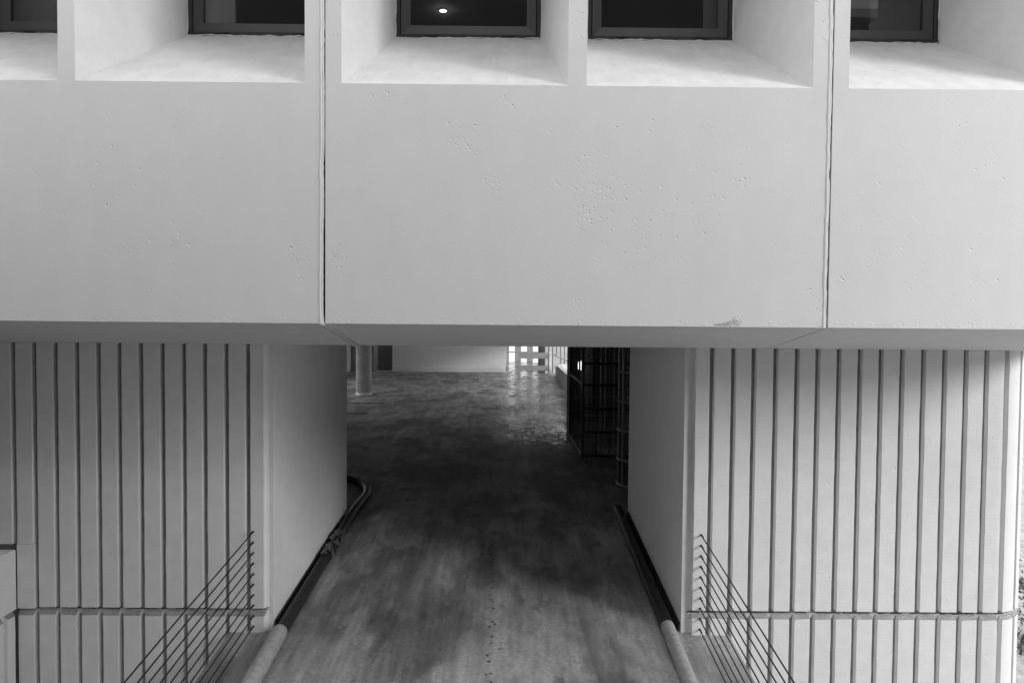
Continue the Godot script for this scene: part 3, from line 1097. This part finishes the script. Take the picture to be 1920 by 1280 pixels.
	tube(st, [Vector3(2.3, 1.38, -36.5), Vector3(2.36, 1.38, -35.2), Vector3(2.56, 1.385, -30.0), Vector3(2.62, 1.385, -27.5)], 0.03, 8, 2)
	part("rail", st, M.light_paint, t)
	for z in [-35.3, -29.0]:
		st = mb()
		tube(st, [Vector3(2.42, FL, z), Vector3(2.42 + (0.0 if z < -33 else 0.2), 1.38, z)], 0.025, 8, 1)
		part("post", st, M.light_paint, t)
	# slotted end wall with daylight behind
	t = thing("slotted_wall", "far end wall of upright fins with daylight between them", "wall")
	for q in [[-0.18, 0.03], [0.43, 0.85], [1.25, 1.66], [2.06, 2.7]]:
		box_part("fin", Vector3(q[0], FL, -47.5), Vector3(q[1], 3.4, -47.2), M.mid_wall, t, 0.01)
	for y in [0.97]:
		box_part("rail", Vector3(-0.1, y - 0.03, -47.36), Vector3(2.3, y + 0.03, -47.3), M.frame, t)
	box_part("kerb", Vector3(-0.18, FL, -47.5), Vector3(2.7, FL + 0.05, -47.2), M.paint, t)

func make_room() -> void:
	# what shows through the upper windows
	var t := thing("indoor_column", "round white column seen through the second window from the left", "column", Vector3(-3.74, 5.4, -9.0))
	var st := mb()
	lathe(st, Vector3.ZERO, [[0.18, 0.0], [0.18, 2.7]], 24)
	part("shaft", st, M.light_paint, t)
	t = thing("ceiling_lamp", "small lit round ceiling lamp inside the central dark window", "lamp", Vector3(-1.1, 8.095, -11.3))
	st = mb()
	lathe(st, Vector3.ZERO, [[0.0, -0.012], [0.06, -0.012], [0.062, 0.0]], 20)
	part("lens", st, M.lamp, t)
	st = mb()
	lathe(st, Vector3.ZERO, [[0.062, -0.014], [0.08, -0.012], [0.082, 0.004]], 20)
	part("rim", st, M.frame, t)
	var l := OmniLight3D.new()
	l.name = "lamp_light"
	l.light_energy = 0.012
	l.omni_range = 10.0
	l.light_size = 0.1
	l.shadow_enabled = true
	l.position = Vector3(0, -0.08, 0)
	t.add_child(l)
	t = thing("wall_cabinet", "light grey hanging cabinet inside the rightmost window", "cabinet")
	box_part("body", Vector3(3.70, 6.57, -7.95), Vector3(4.035, 7.3, -7.7), M.light_paint, t, 0.008)
	box_part("bottom_rail", Vector3(3.66, 6.485, -7.93), Vector3(4.035, 6.565, -7.71), M.mid_wall, t, 0.005)
	box_part("side_panel", Vector3(3.66, 6.1, -8.0), Vector3(4.04, 6.48, -7.92), M.dark_wall, t)
	t = thing("shelf_frame", "grey stepped shelf frame inside the leftmost window", "shelf")
	box_part("shelf", Vector3(-6.35, 6.98, -8.9), Vector3(-5.95, 7.14, -8.8), M.mid_wall, t, 0.005)
	box_part("upright", Vector3(-6.02, 6.3, -8.88), Vector3(-5.92, 6.98, -8.8), M.mid_wall, t, 0.005)

# ---------------------------------------------------------------- planting outside
func make_planting() -> void:
	# rough grass on the ground at the right edge
	var tuft := noise(81, 0.5, 3)
	var rr := RandomNumberGenerator.new()
	rr.seed = 77
	var st := mb()
	for k in 16000:
		var x := rr.randf_range(5.3, 15.0)
		var z := rr.randf_range(-18.0, -6.0)
		if tuft.get_noise_2d(x, z) < -0.02:
			continue
		var b := Vector3(x, -3.6, z)
		var h := rr.randf_range(0.06, 0.22)
		var a := rr.randf() * TAU
		var w := Vector3(cos(a), 0, sin(a)) * rr.randf_range(0.012, 0.03)
		var tip := b + Vector3(rr.randf_range(-0.12, 0.12), h, rr.randf_range(-0.12, 0.12))
		tri(st, b - w, b + w, tip, Vector3(0, 1, 0.6))
	var o := part("grass", st, M.grass, self)
	o.set_meta("kind", "stuff")
	o.set_meta("label", "rough grass on the ground beyond the rounded pier")
	o.set_meta("category", "grass")
	shrub(Vector3(8.6, -3.6, -9.6), 0.75, "low leafy shrub at the lower right edge beside the pier", 5)
	shrub(Vector3(11.5, -3.6, -14.5), 1.1, "taller leafy shrub behind the rounded pier corner", 6)
	shrub(Vector3(3.4, FL - 0.1, -50.5), 1.5, "leafy shrub outside the slotted end wall", 8)

func shrub(at: Vector3, size: float, label: String, sd: int) -> void:
	var t := thing("shrub", label, "shrub", at, "shrubs")
	var rr := RandomNumberGenerator.new()
	rr.seed = sd
	var st := mb()
	var tips := []
	for k in 16:
		var a := rr.randf() * TAU
		var q := Vector3(cos(a) * rr.randf_range(0.2, 0.8), rr.randf_range(0.5, 1.3), sin(a) * rr.randf_range(0.2, 0.8)) * size
		tube(st, [Vector3.ZERO, q * 0.5 + Vector3(0, 0.1, 0), q], 0.012, 5, 1)
		tips.append(q)
	part("stem", st, M.bark, t)
	st = mb()
	for q in tips:
		for n in 90:
			var c: Vector3 = q * rr.randf_range(0.6, 1.1) + Vector3(rr.randfn(), rr.randfn(), rr.randfn()) * 0.16 * size
			if c.y < 0.02:
				continue
			var u := Vector3(rr.randfn(), rr.randfn(), rr.randfn()).normalized()
			var v := u.cross(Vector3(rr.randfn(), rr.randfn(), rr.randfn())).normalized()
			var s := rr.randf_range(0.03, 0.06)
			quad(st, c - u * s, c + v * s * 0.5, c + u * s, c - v * s * 0.5, Vector3(0, 1, 0.3))
	part("foliage", st, M.leaf, t)

func _ready() -> void:
	rng.seed = 20240611
	# ---- camera, sky, sun, exposure
	var cam := Camera3D.new()
	cam.name = "camera"
	cam.fov = rad_to_deg(2.0 * atan(640.0 / 1300.0))
	cam.near = 0.05
	cam.far = 400.0
	cam.position = Vector3(0, 3.12, 0)
	cam.rotation_degrees = Vector3(-1.717, -0.272, 0.493)
	add_child(cam)
	cam.current = true
	var env := Environment.new()
	env.background_mode = Environment.BG_SKY
	var sky := Sky.new()
	var sm := ProceduralSkyMaterial.new()
	sm.sky_top_color = Color(0.86, 0.86, 0.86)
	sm.sky_horizon_color = Color(0.92, 0.92, 0.92)
	sm.ground_bottom_color = Color(0.45, 0.45, 0.45)
	sm.ground_horizon_color = Color(0.6, 0.6, 0.6)
	sm.sky_curve = 0.2
	sm.sun_angle_max = 2.0
	sky.sky_material = sm
	env.sky = sky
	env.tonemap_mode = Environment.TONE_MAPPER_LINEAR
	env.tonemap_exposure = 2.62
	env.sdfgi_enabled = true
	env.ssao_enabled = true
	env.ssil_enabled = true
	var we := WorldEnvironment.new()
	we.name = "world_environment"
	we.environment = env
	add_child(we)
	var sun := DirectionalLight3D.new()
	sun.name = "sun"
	sun.light_energy = 0.32
	sun.light_angular_distance = 22.0
	sun.light_color = Color(1, 1, 1)
	sun.shadow_enabled = true
	add_child(sun)
	sun.look_at_from_position(Vector3.ZERO, -Vector3(0.735, 0.39, 0.557))
	# ---- materials
	make_paint()
	make_fascia()
	make_ramp()
	make_floor()
	M.light_paint = mottled(0.72, 0.6, 0.5, 0.06, 41, 0.2)
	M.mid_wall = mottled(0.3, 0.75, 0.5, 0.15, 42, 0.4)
	M.dark_wall = mottled(0.12, 0.8, 0.5, 0.2, 43, 0.4)
	M.column = mottled(0.34, 0.7, 0.3, 0.35, 44, 0.4)
	M.ground = mottled(0.34, 0.9, 0.6, 0.6, 45, 0.5)
	M.pale = mottled(0.5, 0.85, 0.2, 0.4, 46, 0.6)
	M.pipe_white = mottled(0.36, 0.6, 1.8, 0.4, 47, 0.2)
	M.dirt = mottled(0.07, 0.95, 3.0, 0.3, 48, 0.5)
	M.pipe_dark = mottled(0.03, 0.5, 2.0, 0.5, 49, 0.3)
	M.unseen_grey = mottled(0.1, 0.85, 0.2, 0.2, 50, 0.3)
	M.grimy = mottled(0.3, 0.85, 1.6, 0.6, 51, 1.2)
	M.grimy_light = mottled(0.5, 0.85, 1.6, 0.4, 52, 1.0)
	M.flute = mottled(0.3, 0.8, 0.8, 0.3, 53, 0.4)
	M.sill = mottled(0.7, 0.65, 0.55, 0.17, 54, 0.35)
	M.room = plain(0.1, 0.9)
	M.black = plain(0.01, 0.8)
	M.door = mottled(0.1, 0.5, 1.0, 0.2, 55, 0.2)
	M.frame = plain(0.03, 0.45, 0.0, 0.5)
	M.sash = plain(0.055, 0.4, 0.0, 0.5)
	M.sealant = plain(0.8, 0.55)
	M.soffit_seal = plain(0.6, 0.6)
	M.cable = plain(0.03, 0.5, 0.3)
	M.steel = plain(0.2, 0.45, 0.6)
	M.bar = plain(0.04, 0.5)
	M.bar_light = plain(0.24, 0.4, 0.3)
	M.hoop = plain(0.4, 0.45, 0.2)
	M.frame_light = plain(0.3, 0.4, 0.3)
	M.grass = plain(0.1, 0.8)
	M.leaf = plain(0.07, 0.6)
	M.bark = plain(0.08, 0.9)
	var lamp := plain(0.8, 0.5)
	lamp.emission_enabled = true
	lamp.emission = Color(1, 1, 1)
	lamp.emission_energy_multiplier = 1.3
	M.lamp = lamp
	var gl := plain(0.02, 0.03)
	gl.transparency = BaseMaterial3D.TRANSPARENCY_ALPHA
	gl.albedo_color = Color(0.1, 0.1, 0.1, 0.2)
	M.glass = gl
	var lg := plain(0.02, 0.05)
	lg.transparency = BaseMaterial3D.TRANSPARENCY_ALPHA
	lg.albedo_color = Color(0.05, 0.05, 0.05, 0.35)
	M.lobby_glass = lg
	var pw := plain(0.1, 0.25)
	M.plastic = pw
	print("materials ", Time.get_ticks_msec())
	# ---- structure
	make_ground()
	make_building()
	make_piers()
	make_wing()
	make_shade_block()
	# ---- objects
	make_inside()
	make_room()
	make_railings()
	make_pipes()
	make_planting()
	print("built ", Time.get_ticks_msec())
